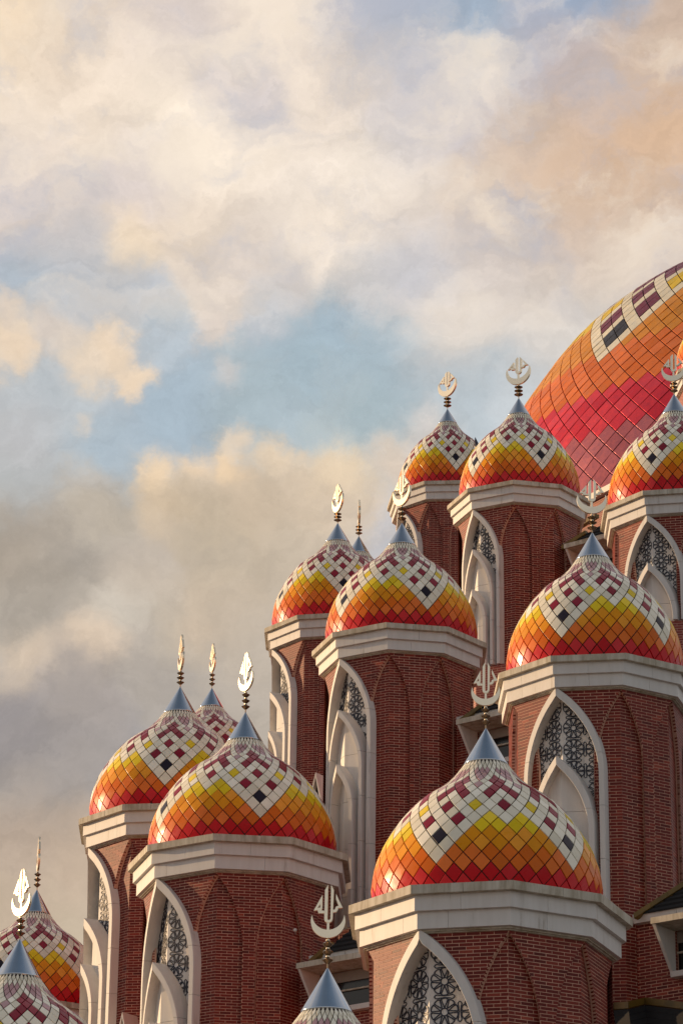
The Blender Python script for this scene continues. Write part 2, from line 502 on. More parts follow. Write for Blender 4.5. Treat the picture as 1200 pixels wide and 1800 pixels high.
def flat(name, pts, z0, z1, mat, parent, hole=None, smooth=False):
    """extruded outline in the x-z plane, thickness along y; optional hole outlines"""
    import bmesh
    from mathutils.geometry import tessellate_polygon
    loops = [pts] + (hole or [])
    vs = [Vector((x, 0, z)) for lp in loops for x, z in lp]
    tris = tessellate_polygon([[Vector((x, z, 0)) for x, z in lp] for lp in loops])
    n = len(vs)
    v = [(p.x, z0, p.z) for p in vs] + [(p.x, z1, p.z) for p in vs]
    f = [tuple(t) for t in tris] + [tuple(n + k for k in reversed(t)) for t in tris]
    b = 0
    for lp in loops:
        k = len(lp)
        for i in range(k):
            j = (i + 1) % k
            f.append((b + i, b + j, n + b + j, n + b + i))
        b += k
    me = bpy.data.meshes.new(name); me.from_pydata(v, [], f); me.materials.append(mat); me.update()
    fix_normals(me)
    return put(name, me, parent)


# ---------------------------------------------------------------- dome tiles
TBL = [(-1, .955, -.035), (0, .978, .050), (1, .992, .138), (2, 1.0, .222), (3, .990, .308), (4, .973, .395), (5, .948, .478), (6, .914, .560), (7, .873, .637),
       (8, .830, .706), (9, .783, .775), (10, .733, .842), (11, .678, .908), (12, .618, .968), (13, .553, 1.023), (14, .482, 1.071),
       (15, .410, 1.117), (16, .345, 1.170), (17, .292, 1.222), (18, .250, 1.272), (19, .214, 1.320), (20, .180, 1.366)]


def prof(t):
    """radius and height (dome radius = 1) at tile row t, Catmull-Rom"""
    t = max(-1, min(20, t)); i = int(math.floor(t)) + 1
    i = min(i, len(TBL) - 2); u = t - (i - 1)
    g = lambda k: TBL[max(0, min(len(TBL) - 1, k))]
    out = []
    for c in (1, 2):
        p0, p1, p2, p3 = g(i - 1)[c], g(i)[c], g(i + 1)[c], g(i + 2)[c]
        if i == 0: p0 = 2 * p1 - p2
        if i + 2 > len(TBL) - 1: p3 = 2 * p2 - p1
        out.append(.5 * (2 * p1 + (p2 - p0) * u + (2 * p0 - 5 * p1 + 4 * p2 - p3) * u * u + (3 * p1 - p0 - 3 * p2 + p3) * u ** 3))
    return out


def small_colour(k, u):
    u %= 16; v = min(u, 16 - u); w = u % 8; w = min(w, 8 - w)
    if k >= 18: return 'white'
    if k == 17: return 'pink' if w in (2, 4) else 'white'
    if k == 16: return 'pink' if w == 3 else 'white'
    if k == 15: return 'maroon' if w == 0 else ('pink' if w == 4 else 'white')
    if k == 14: return 'maroon' if w == 1 else 'white'
    if k == 13: return 'maroon' if w == 0 else ('pink' if w == 4 else 'white')
    if k == 12: return 'maroon' if w == 1 else 'white'
    if k == 11: return 'maroon' if w == 2 else 'white'
    if k in (8, 10): return 'white'
    if k == 9: return 'maroon' if v in (0, 8) else ('yellow' if v == 4 else 'white')
    if k == 7 and v == 2: return 'maroon'
    if k == 7: return 'yellow' if v == 6 else 'white'
    if k == 5 and v == 0: return 'black'
    if k >= 3 and v <= k - 3: return 'white'
    if k <= 1: return 'red'
    if k <= 3: return 'orange'
    if k <= 5: return 'amber'
    return 'yellow'


BIG_T = 27


def big_colour(k, u):
    u = (u + 12) % 24 - 12
    a2 = k - BIG_T + u; b2 = k - BIG_T - u
    if a2 >= 0 and b2 >= 0:
        a, b = a2 // 2, b2 // 2
        mp = lambda i: (i // 3) * 2 + (1 if i % 3 else 0)
        A, B = mp(a), mp(b)
        c = small_colour(A + B + 3, A - B)
        return c
    if k <= BIG_T - 11: return 'mauve'
    if k <= BIG_T - 6: return 'red'
    if k <= BIG_T: return 'orange'
    if k <= BIG_T + 6: return 'amber'
    return 'yellow'


def tile_verts(pf, k, N, Rd, gap, bev, th):
    """one lozenge tile: local frame x = along the row, y = up the slope, z = outward"""
    da = math.pi / N
    def P(t, a):
        r, z = pf(t)
        return Vector((r * math.sin(a), -r * math.cos(a), z)) * Rd
    c = P(k, 0); b, t_, l, r = P(k - 1, 0), P(k + 1, 0), P(k, -da), P(k, da)
    ey = (t_ - b).normalized(); ex = Vector((1, 0, 0)); ez = ex.cross(ey).normalized()
    M3 = Matrix((ex, ey, ez))
    loc = [M3 @ (p - c) for p in (b, r, t_, l)]
    w = abs(loc[1].x); h = max(abs(loc[0].y), abs(loc[2].y))
    hyp = math.hypot(w, h)
    def inset(d):
        f = max(.2, 1 - d * hyp / (w * h))
        return f
    f1, f2 = inset(gap / 2), inset(gap / 2 + bev)
    vs = [Vector((0, 0, th))]
    vs += [Vector((p.x * f2, p.y * f2, p.z * f2 + th)) for p in loc]
    vs += [Vector((p.x * f2, p.y * f2, p.z * f2 + th)) for p in loc]
    vs += [Vector((p.x * f1, p.y * f1, p.z * f1 + th - bev * .6)) for p in loc]
    vs += [Vector((p.x * f1, p.y * f1, p.z * f1 + th - bev * .6)) for p in loc]
    vs += [Vector((p.x * f1, p.y * f1, p.z * f1 - th)) for p in loc]
    # raise centre to follow the curvature of the dome
    fr = Matrix((ex, ey, ez)).transposed().to_4x4(); fr.translation = c
    fs = [(0, 1, 2), (0, 2, 3), (0, 3, 4), (0, 4, 1)]
    for i in range(4):
        j = (i + 1) % 4
        fs.append((5 + i, 9 + i, 9 + j, 5 + j))
    for i in range(4):
        j = (i + 1) % 4
        fs.append((13 + i, 17 + i, 17 + j, 13 + j))
    return vs, fs, fr, w * h * 2


def build_dome(parent, base_z, Rd, zs, az0, N, rows, pf, colour, mats, keep, gap, bev, th, name='dome', orient=0.0, minrow=0):
    """a shell with its lozenge tiles. az0: azimuth of the tip of a white V, in the parent's frame"""
    pz = lambda t: (pf(t)[0], pf(t)[1] * zs)
    sh = MB()
    ts = np.linspace(-1 if rows < 30 else 0, rows, 70)
    sh.lathe([(pz(t)[0] * Rd - th * .9, pz(t)[1] * Rd + base_z) for t in ts], 96 if rows < 30 else 160)
    shell = sh.obj(name, M['shell'], parent, True)
    cands = []; cols = list(mats.keys())
    geo = {}
    pw = parent.matrix_basis
    for k in range(minrow, rows):
        vs, fs, fr, area = tile_verts(pz, k, N, Rd, gap * min(1, .45 + pz(k)[0]), bev, th)
        geo[k] = (vs, fs, fr, area)
        for i in range(N):
            u = 2 * i + (0 if k % 2 else 1)
            a = az0 + u * math.pi / N
            mat = Matrix.Translation((0, 0, base_z)) @ Matrix.Rotation(a, 4, 'Z') @ fr
            col = colour(k, u)
            wp = pw @ mat
            nrm = wp.to_3x3() @ Vector((0, 0, 1)); pos = wp.translation
            x, y, zc = project(pos)
            vd = (Vector((0, 0, CAMZ)) - pos).normalized()
            fac = nrm.dot(vd) * area / zc ** 2
            vis = (-15 < x < 1215 and -15 < y < 1815 and fac > 0)
            cands.append((fac if vis else -1, k, mat, col))
    cands.sort(key=lambda c: -c[0])
    cache = {}
    rest_v = []; rest_f = []; rest_m = []; rest_s = []; nb = 0
    for n_, (fac, k, mat, col) in enumerate(cands):
        vs, fs, fr, area = geo[k]
        jit = Matrix.Rotation(rng.normal(0, .013), 4, 'X') @ Matrix.Rotation(rng.normal(0, .013), 4, 'Y')
        jit = Matrix.Translation((0, 0, rng.normal(0, th * .10))) @ jit
        mt = mat @ jit
        if n_ < keep and fac > 0:
            if (k, col) not in cache:
                me = bpy.data.meshes.new('tile'); me.from_pydata([tuple(v) for v in vs], [], fs)
                me.materials.append(mats[col])
                me.polygons.foreach_set('use_smooth', [i < 4 for i in range(len(fs))])
                me.update(); cache[(k, col)] = me
            put('tile', cache[(k, col)], shell, mat=mt)
        else:
            A = np.array([tuple(v) + (1,) for v in vs]) @ np.array(mt).T
            rest_v.append(A[:, :3])
            rest_f += [tuple(nb + q for q in f) for f in fs]; nb += len(vs)
            rest_m += [cols.index(col)] * len(fs); rest_s += [i < 4 for i in range(len(fs))]
    if rest_v:
        me = bpy.data.meshes.new('tile_field')
        me.from_pydata(np.concatenate(rest_v).tolist(), [], rest_f)
        for c in cols: me.materials.append(mats[c])
        me.polygons.foreach_set('material_index', rest_m); me.polygons.foreach_set('use_smooth', rest_s)
        me.update(); put('tile_field', me, shell, True)
    return shell


# ---------------------------------------------------------------- towers
NS = 9; STEP = 2 * math.pi / NS; HALF = STEP / 2
PITCH_B = .067; LEN_B = .262; MORT = .0115


class Geo:
    """corner / facet coordinates of a nine-sided drum, in the tower's frame (z up from the ground)"""
    def __init__(s, Rb): s.Rb = Rb; s.W = 2 * Rb * math.sin(HALF)

    def P(s, k, side, q, n, z):
        c = k * STEP; a = c + side * HALF
        r = s.Rb + n / math.cos(HALF)
        return (r * math.sin(c) + side * math.cos(a) * q, -r * math.cos(c) + side * math.sin(a) * q, z)

    def facet(s, j, u, n, z):
        """u from corner j towards corner j+1 at offset n"""
        return s.P(j, 1, u, n, z)


def gothic(W, H, zt):
    c = (H * H - W * W) / (2 * W); rho = c + W; zs = zt - H
    def h(z):
        if z >= zt: return 0.0
        if z <= zs: return W
        return max(0.0, math.sqrt(max(0, rho * rho - (z - zs) ** 2)) - c)
    return h


BRICK_ME = None


def brick_mesh():
    global BRICK_ME
    if BRICK_ME is None:
        b = MB(); l, h, d, e = (LEN_B - MORT) / 2, (PITCH_B - MORT) / 2, .06, .003
        # local: x along, y inwards, z up; front face at y=0 with a small arris
        b.v = [(-l + e, 0, -h + e), (l - e, 0, -h + e), (l - e, 0, h - e), (-l + e, 0, h - e),
               (-l, e, -h), (l, e, -h), (l, e, h), (-l, e, h), (-l, d, -h), (l, d, -h), (l, d, h), (-l, d, h)]
        b.f = [(0, 1, 2, 3)] + [(i, 4 + i, 4 + (i + 1) % 4, (i + 1) % 4) for i in range(4)] + [(4 + i, 8 + i, 8 + (i + 1) % 4, 4 + (i + 1) % 4) for i in range(4)]
        b.m = [0] * 9
        BRICK_ME = b.mesh('brick', [M['brick']]); fix_normals(BRICK_ME)
    return BRICK_ME


def lay_bricks(place, frame, lo, hi, n, z0, z1, off, full, rest, mort, depth=.06, mdepth=.10, zorg=0.0):
    """courses of bricks between lo(z) and hi(z) on one flat face. place(u, n, z) -> point; frame(u, n, z) -> matrix"""
    c0 = int(math.floor((z0 - zorg) / PITCH_B)); c1 = int(math.ceil((z1 - zorg) / PITCH_B))
    for c in range(c0, c1):
        za = max(z0, zorg + c * PITCH_B); zb = min(z1, zorg + (c + 1) * PITCH_B)
        if zb - za < .015: continue
        la, lb, ha, hb = lo(za), lo(zb), hi(za), hi(zb)
        if max(ha - la, hb - lb) < .03: continue
        ha = max(ha, la + .001); hb = max(hb, lb + .001)
        p = place
        mort.hexa([p(la, n - .003, za), p(ha, n - .003, za), p(ha, n - mdepth, za), p(la, n - mdepth, za),
                   p(lb, n - .003, zb), p(hb, n - .003, zb), p(hb, n - mdepth, zb), p(lb, n - mdepth, zb)])
        zc, zd = za + MORT / 2, zb - MORT / 2
        if zd - zc < .01: continue
        lc, ld = la + (lb - la) * .1, la + (lb - la) * .9
        hc, hd = ha + (hb - ha) * .1, ha + (hb - ha) * .9
        sh = off + (.5 * LEN_B if c % 2 else 0)
        i0 = int(math.floor((min(la, lb) - sh) / LEN_B)); i1 = int(math.ceil((max(ha, hb) - sh) / LEN_B))
        for i in range(i0, i1):
            a = sh + i * LEN_B + MORT / 2; b = a + LEN_B - MORT
            ac, ad, bc, bd = max(a, lc), max(a, ld), min(b, hc), min(b, hd)
            if bc - ac < .012 and bd - ad < .012: continue
            bc = max(bc, ac + .002); bd = max(bd, ad + .002)
            whole = ac == a and ad == a and bc == b and bd == b and zb - za > PITCH_B * .999
            if whole:
                full.append((frame((a + b) / 2, n, (za + zb) / 2), (p(a, n, zc), p(b, n, zc), p(b, n - depth, zc), p(a, n - depth, zc),
                                                                 p(a, n, zd), p(b, n, zd), p(b, n - depth, zd), p(a, n - depth, zd))))
            else:
                rest.hexa([p(ac, n, zc), p(bc, n, zc), p(bc, n - depth, zc), p(ac, n - depth, zc),
                           p(ad, n, zd), p(bd, n, zd), p(bd, n - depth, zd), p(ad, n - depth, zd)])


def finish_bricks(full, rest, mort, parent, world, keep=300):
    wall = mort.obj('mortar_bed', M['mortar'], parent)
    sc_ = []
    for fr, pts in full:
        w = world @ fr; x, y, zc = project(w.translation)
        nrm = w.to_3x3() @ Vector((0, -1, 0)); vd = (Vector((0, 0, CAMZ)) - w.translation).normalized()
        f = nrm.dot(vd) / zc ** 2
        ok = -10 < x < 1210 and -10 < y < 1812 and f > 0
        sc_.append(f if ok else -1)
    order = sorted(range(len(full)), key=lambda i: -sc_[i])
    bm = brick_mesh()
    for r, i in enumerate(order):
        fr, pts = full[i]
        if r < keep and sc_[i] > 0:
            mt = fr @ Matrix.Translation((0, rng.uniform(-.0012, .0012), 0))
            put('brick', bm, wall, mat=mt)
        else:
            rest.hexa(pts)
    if rest.f:
        rest.obj('brick_field', M['brick'], wall, stuff=True)
    return wall


def rosette_segments():
    """unit cell of the screen: ten-petal rosette with bone shapes between the cells"""
    S = []
    def line(a, b, w=.034): S.append((a, b, w))
    r0, r1, hw = .125, .430, R_(15.2)
    for i in range(12):
        a, b = 2 * math.pi * i / 12, 2 * math.pi * (i + 1) / 12
        line((r0 * math.cos(a), r0 * math.sin(a)), (r0 * math.cos(b), r0 * math.sin(b)), .036)
    for k in range(10):
        t = math.pi / 2 + k * math.pi / 5
        ri = .135
        tip = (ri * math.cos(t), ri * math.sin(t))
        pl = (r1 * math.cos(t - hw), r1 * math.sin(t - hw)); pr = (r1 * math.cos(t + hw), r1 * math.sin(t + hw))
        line(tip, pl, .034); line(tip, pr, .034)
        prev = pl
        for q in (-.5, 0, .5, 1):
            aa = t + q * hw; rr = r1 + .022 * (1 - q * q)
            cur = (rr * math.cos(aa), rr * math.sin(aa)); line(prev, cur, .036); prev = cur
    for (cx, cy, vert) in ((.5, 0, True), (0, .5, False)):
        pts = [(-.055, -.19), (-.075, -.25), (-.055, -.30), (0, -.335), (.055, -.30), (.075, -.25), (.055, -.19),
               (.032, 0), (.055, .19), (.075, .25), (.055, .30), (0, .335), (-.055, .30), (-.075, .25), (-.055, .19), (-.032, 0)]
        pts = [(x * .85, y) for x, y in pts]
        for i in range(len(pts)):
            a, b = pts[i], pts[(i + 1) % len(pts)]
            if not vert: a, b = (a[1], a[0]), (b[1], b[0])
            line((cx + a[0], cy + a[1]), (cx + b[0], cy + b[1]), .030)
    return S


ROS = rosette_segments()


def build_window(g, k, parent, zt, z_bot, spec):
    Rb = g.Rb; W = g.W
    sc_ = Rb / 2.37
    wo, wi = spec.get('wo', .735) * W, spec.get('wi', .650) * W
    H = spec.get('H', .96) * Rb
    z2 = zt - spec['d2']; z3 = z2 - spec.get('d3', spec['d2'] * .8)
    fwid = wo - wi
    ho = gothic(wo, H, zt); hi = gothic(wi, H * .93, zt - fwid * 1.75)
    w2o, w2i = spec.get('w2o', .575) * W, spec.get('w2i', .485) * W
    ho2 = gothic(w2o, H * .84, z2); hi2 = gothic(w2i, H * .76, z2 - (w2o - w2i) * 1.8)
    w3o, w3i = .35 * W, .27 * W
    ho3 = gothic(w3o, H * .62, z3); hi3 = gothic(w3i, H * .52, z3 - (w3o - w3i) * 2)
    n1, n0 = .11 * sc_, -.24 * sc_
    win = MB()
    # back panel of the deep bay, white and bent about the corner
    st = np.linspace(zt - fwid * 1.75, zt - H, 14).tolist() + [z_bot]
    for side in (-1, 1):
        for a, b in zip(st[:-1], st[1:]):
            win.quad(g.P(k, side, 0, n0, a), g.P(k, side, hi(a) + .05, n0, a), g.P(k, side, hi(b) + .05, n0, b), g.P(k, side, 0, n0, b))
    wo_ = win.obj('arched_window', M['panel'], parent)
    # frames in panels with open joints
    def band(fo, fi, ztop, Hc, nb, nf, first, gap=.008, step=1.15):
        cuts = [ztop]; z = ztop - first
        while z > z_bot: cuts.append(z); z -= step
        cuts.append(z_bot)
        for side in (-1, 1):
            for a, b in zip(cuts[:-1], cuts[1:]):
                if a - b < .1: continue
                top, bot = a - gap / 2, b + gap / 2
                ns = max(2, int((top - bot) / .09)) if bot < ztop and top > ztop - Hc else 2
                zz = np.linspace(top, bot, ns + 1)
                mb = MB(); base = 0
                for z in zz:
                    o_, i_ = max(fo(z), .002), fi(z)
                    i_ = min(i_, o_ - .0015)
                    e = .008 * sc_
                    mb.v += [g.P(k, side, i_ , nf - e, z), g.P(k, side, min(i_ + e, o_), nf, z), g.P(k, side, max(o_ - e, i_), nf, z), g.P(k, side, o_, nf - e, z), g.P(k, side, o_, nb, z), g.P(k, side, i_, nb, z)]
                for s_ in range(len(zz) - 1):
                    for q in range(6):
                        r = (q + 1) % 6
                        mb.f.append((s_ * 6 + q, s_ * 6 + r, s_ * 6 + 6 + r, s_ * 6 + 6 + q)); mb.m.append(0)
                L_ = (len(zz) - 1) * 6
                mb.f.append((5, 4, 3, 2, 1, 0)); mb.f.append(tuple(L_ + q for q in range(6))); mb.m += [0, 0]
                mb.obj('frame_panel', M['panel'], wo_)
    band(ho, hi, zt, H, n0, n1, spec.get('j1', H * .78))
    band(ho2, hi2, z2, H * .86, n0 + .02, n1 + .035 * sc_, spec.get('j2', H * .62))
    if z3 > z_bot + .4:
        band(ho3, hi3, z3, H * .62, n0 + .05, n1 + .07 * sc_, H * .5)
    # white infill of the inner arch, in panels
    cuts = [z2 - .15]; z = z2 - spec.get('p2', H * .62)
    while z > z_bot: cuts.append(z); z -= 1.2
    cuts.append(z_bot)
    nI = -.12 * sc_
    for side in (-1, 1):
        for a, b in zip(cuts[:-1], cuts[1:]):
            top, bot = a - .004, b + .004
            if top - bot < .05: continue
            mb = MB(); zz = np.linspace(top, bot, 9)
            for za, zb in zip(zz[:-1], zz[1:]):
                mb.hexa([g.P(k, side, 0, nI, za), g.P(k, side, hi2(za) + .02, nI, za), g.P(k, side, hi2(za) + .02, nI - .03, za), g.P(k, side, 0, nI - .03, za),
                         g.P(k, side, 0, nI, zb), g.P(k, side, hi2(zb) + .02, nI, zb), g.P(k, side, hi2(zb) + .02, nI - .03, zb), g.P(k, side, 0, nI - .03, zb)])
            mb.obj('infill_panel', M['panel'], wo_)
    # the pierced screen
    cell = spec.get('cell', .575) * sc_
    la = MB(); nA, nB = n0 + .012, n0 + .003
    ztop = zt - fwid * 1.75
    zlow = max(z_bot, z2 - H * .86 - 3.2)
    ny = int((ztop - zlow) / cell) + 2
    phase = spec.get('ph', .25)
    for side in (-1, 1):
        for iy in range(ny):
            zc = ztop - phase * cell - iy * cell
            for ix in range(0, 3):
                xc = (.5 + ix) * cell
                for (a, b, w) in ROS:
                    if ix == 0 and False: continue
                    x0, y0, x1, y1 = xc + a[0] * cell, zc + a[1] * cell, xc + b[0] * cell, zc + b[1] * cell
                    mx_, my_ = (x0 + x1) / 2, (y0 + y1) / 2
                    if mx_ < 0 or mx_ > hi(my_) + .01 or my_ > ztop or my_ < zlow: continue
                    if mx_ < ho2(my_) - .05: continue
                    dx, dy = x1 - x0, y1 - y0; L = math.hypot(dx, dy) or 1e-6
                    w2 = w * cell * .5; ex = .3 * w2
                    ox, oy = -dy / L * w2, dx / L * w2; tx, ty = dx / L * ex, dy / L * ex
                    q = [(x0 - tx + ox, y0 - ty + oy), (x0 - tx - ox, y0 - ty - oy), (x1 + tx - ox, y1 + ty - oy), (x1 + tx + ox, y1 + ty + oy)]
                    q = [(max(0.0, u), v) for u, v in q]
                    jn = rng.uniform(0, .004)
                    la.hexa([g.P(k, side, u, nB, v) for u, v in q] + [g.P(k, side, u, nA + jn, v) for u, v in q], skip=(0,))
            # bones on the corner line itself
            for (a, b, w) in ROS[-32:-16]:
                pass
    la.obj('pierced_screen', M['lattice'], wo_, stuff=True)
    return ho


def bones_fix():
    return


CRES = None


def finial(parent, z_apex, Rc, top, yaw, bottom_gap, tall):
    """beads, rod, crescent and calligraphy above the steel cone. Rc: radius of the crescent"""
    g = bottom_gap; th = .055 * Rc / .29
    rod = MB(); rod.lathe([(.014, z_apex - .03), (.014, z_apex + g + .02)], 10, cap=True)
    # collars
    rodo = rod.obj('finial_rod', M['gold'], parent, True)
    b0 = z_apex + .12 * g; bh = .27 * g
    for i in range(3):
        zc = b0 + bh * (i + .5)
        mb = MB(); r = .34 * Rc * (1 - .03 * i)
        mb.lathe([(.025, zc - bh * .44), (r, zc + bh * .06), (r * .55, zc + bh * .26), (.025, zc + bh * .40)], 10)
        mb.obj('bead', M['bead'], rodo)
        mc = MB(); mc.lathe([(.02, zc + bh * .42), (.032, zc + bh * .46), (.032, zc + bh * .56), (.02, zc + bh * .6)], 12)
        mc.obj('collar', M['gold'], rodo)
    zc = z_apex + g + Rc
    hold = bpy.data.objects.new('emblem', None)
    # crescent
    n = 26; pts = []
    cy, ri = .41, .93
    # horn intersection
    yy = (1 - ri * ri + cy * cy) / (2 * cy); a0 = math.asin(max(-1, min(1, yy)))
    for i in range(n + 1):
        a = math.pi - a0 + (2 * a0 + math.pi) * i / n
        pts.append((math.cos(a), math.sin(a)))
    b0_ = math.atan2(yy - cy, math.sqrt(max(0, 1 - yy * yy)))
    for i in range(1, n):
        a = b0_ - (math.pi + 2 * b0_) * i / n
        pts.append((ri * math.cos(a), cy + ri * math.sin(a)))
    pts = [(x * Rc, z * Rc) for x, z in pts]
    cr = flat('crescent', pts, -th / 2, th / 2, M['gold'], parent)
    Mx = Matrix.Translation((0, 0, zc)) @ Matrix.Rotation(yaw, 4, 'Z')
    cr.matrix_local = Mx
    s = Rc / 216.0
    kz = (top / 2.17)
    def cv(lst, dx=545): return [((x - dx) * s, (546 - y) * s * kz) for x, y in lst]
    U = []
    U += [(540, 78), (501, 146), (497, 516)]
    for i in range(1, 9):
        a = math.pi + math.pi * i / 9
        U.append((549 + 52 * math.cos(a), 516 - 52 * math.sin(a) / max(.6, kz)))
    U += [(601, 516), (612, 146), (578, 78), (574, 516)]
    for i in range(1, 6):
        a = -math.pi * i / 6
        U.append((554 + 18 * math.cos(a), 516 + 18 * -math.sin(a)))
    U += [(536, 516)]
    ca = flat('calligraphy', cv(U), -th / 2, th / 2, M['gold'], parent); ca.matrix_local = Mx
    left = [(470, 210), (362, 412), (412, 405), (418, 432), (432, 446), (494, 446), (494, 412), (463, 412), (463, 395), (470, 380)]
    hole = [[(446, 325), (410, 378), (446, 372)]]
    right = [(640, 195), (725, 375), (668, 382), (668, 398), (645, 432), (606, 436), (606, 403), (630, 397), (640, 362), (676, 350), (640, 262)]
    lf = flat('calligraphy_wing', cv(left), -th / 2, th / 2, M['gold'], ca, [cv(h) for h in hole])
    rg = flat('calligraphy_wing', cv(right), -th / 2, th / 2, M['gold'], ca)
    pin = flat('pin', [(-.02 * Rc / .29, -Rc * .9), (.02 * Rc / .29, -Rc * .9), (.02 * Rc / .29, -.10 * Rc), (-.02 * Rc / .29, -.10 * Rc)], -th * .3, th * .3, M['gold'], ca)
    bpy.data.objects.remove(hold)


def ngon_ring(mb, R0, R1, z0, z1, j, u0, u1):
    """hexahedron of a ring segment on facet j between fractions u0..u1"""
    def pt(R, u, z):
        a, b = j * STEP, (j + 1) * STEP
        x = R * (math.sin(a) * (1 - u) + math.sin(b) * u); y = -R * (math.cos(a) * (1 - u) + math.cos(b) * u)
        return (x, y, z)
    mb.hexa([pt(R1, u0, z0), pt(R1, u1, z0), pt(R0, u1, z0), pt(R0, u0, z0), pt(R1, u0, z1), pt(R1, u1, z1), pt(R0, u1, z1), pt(R0, u0, z1)])


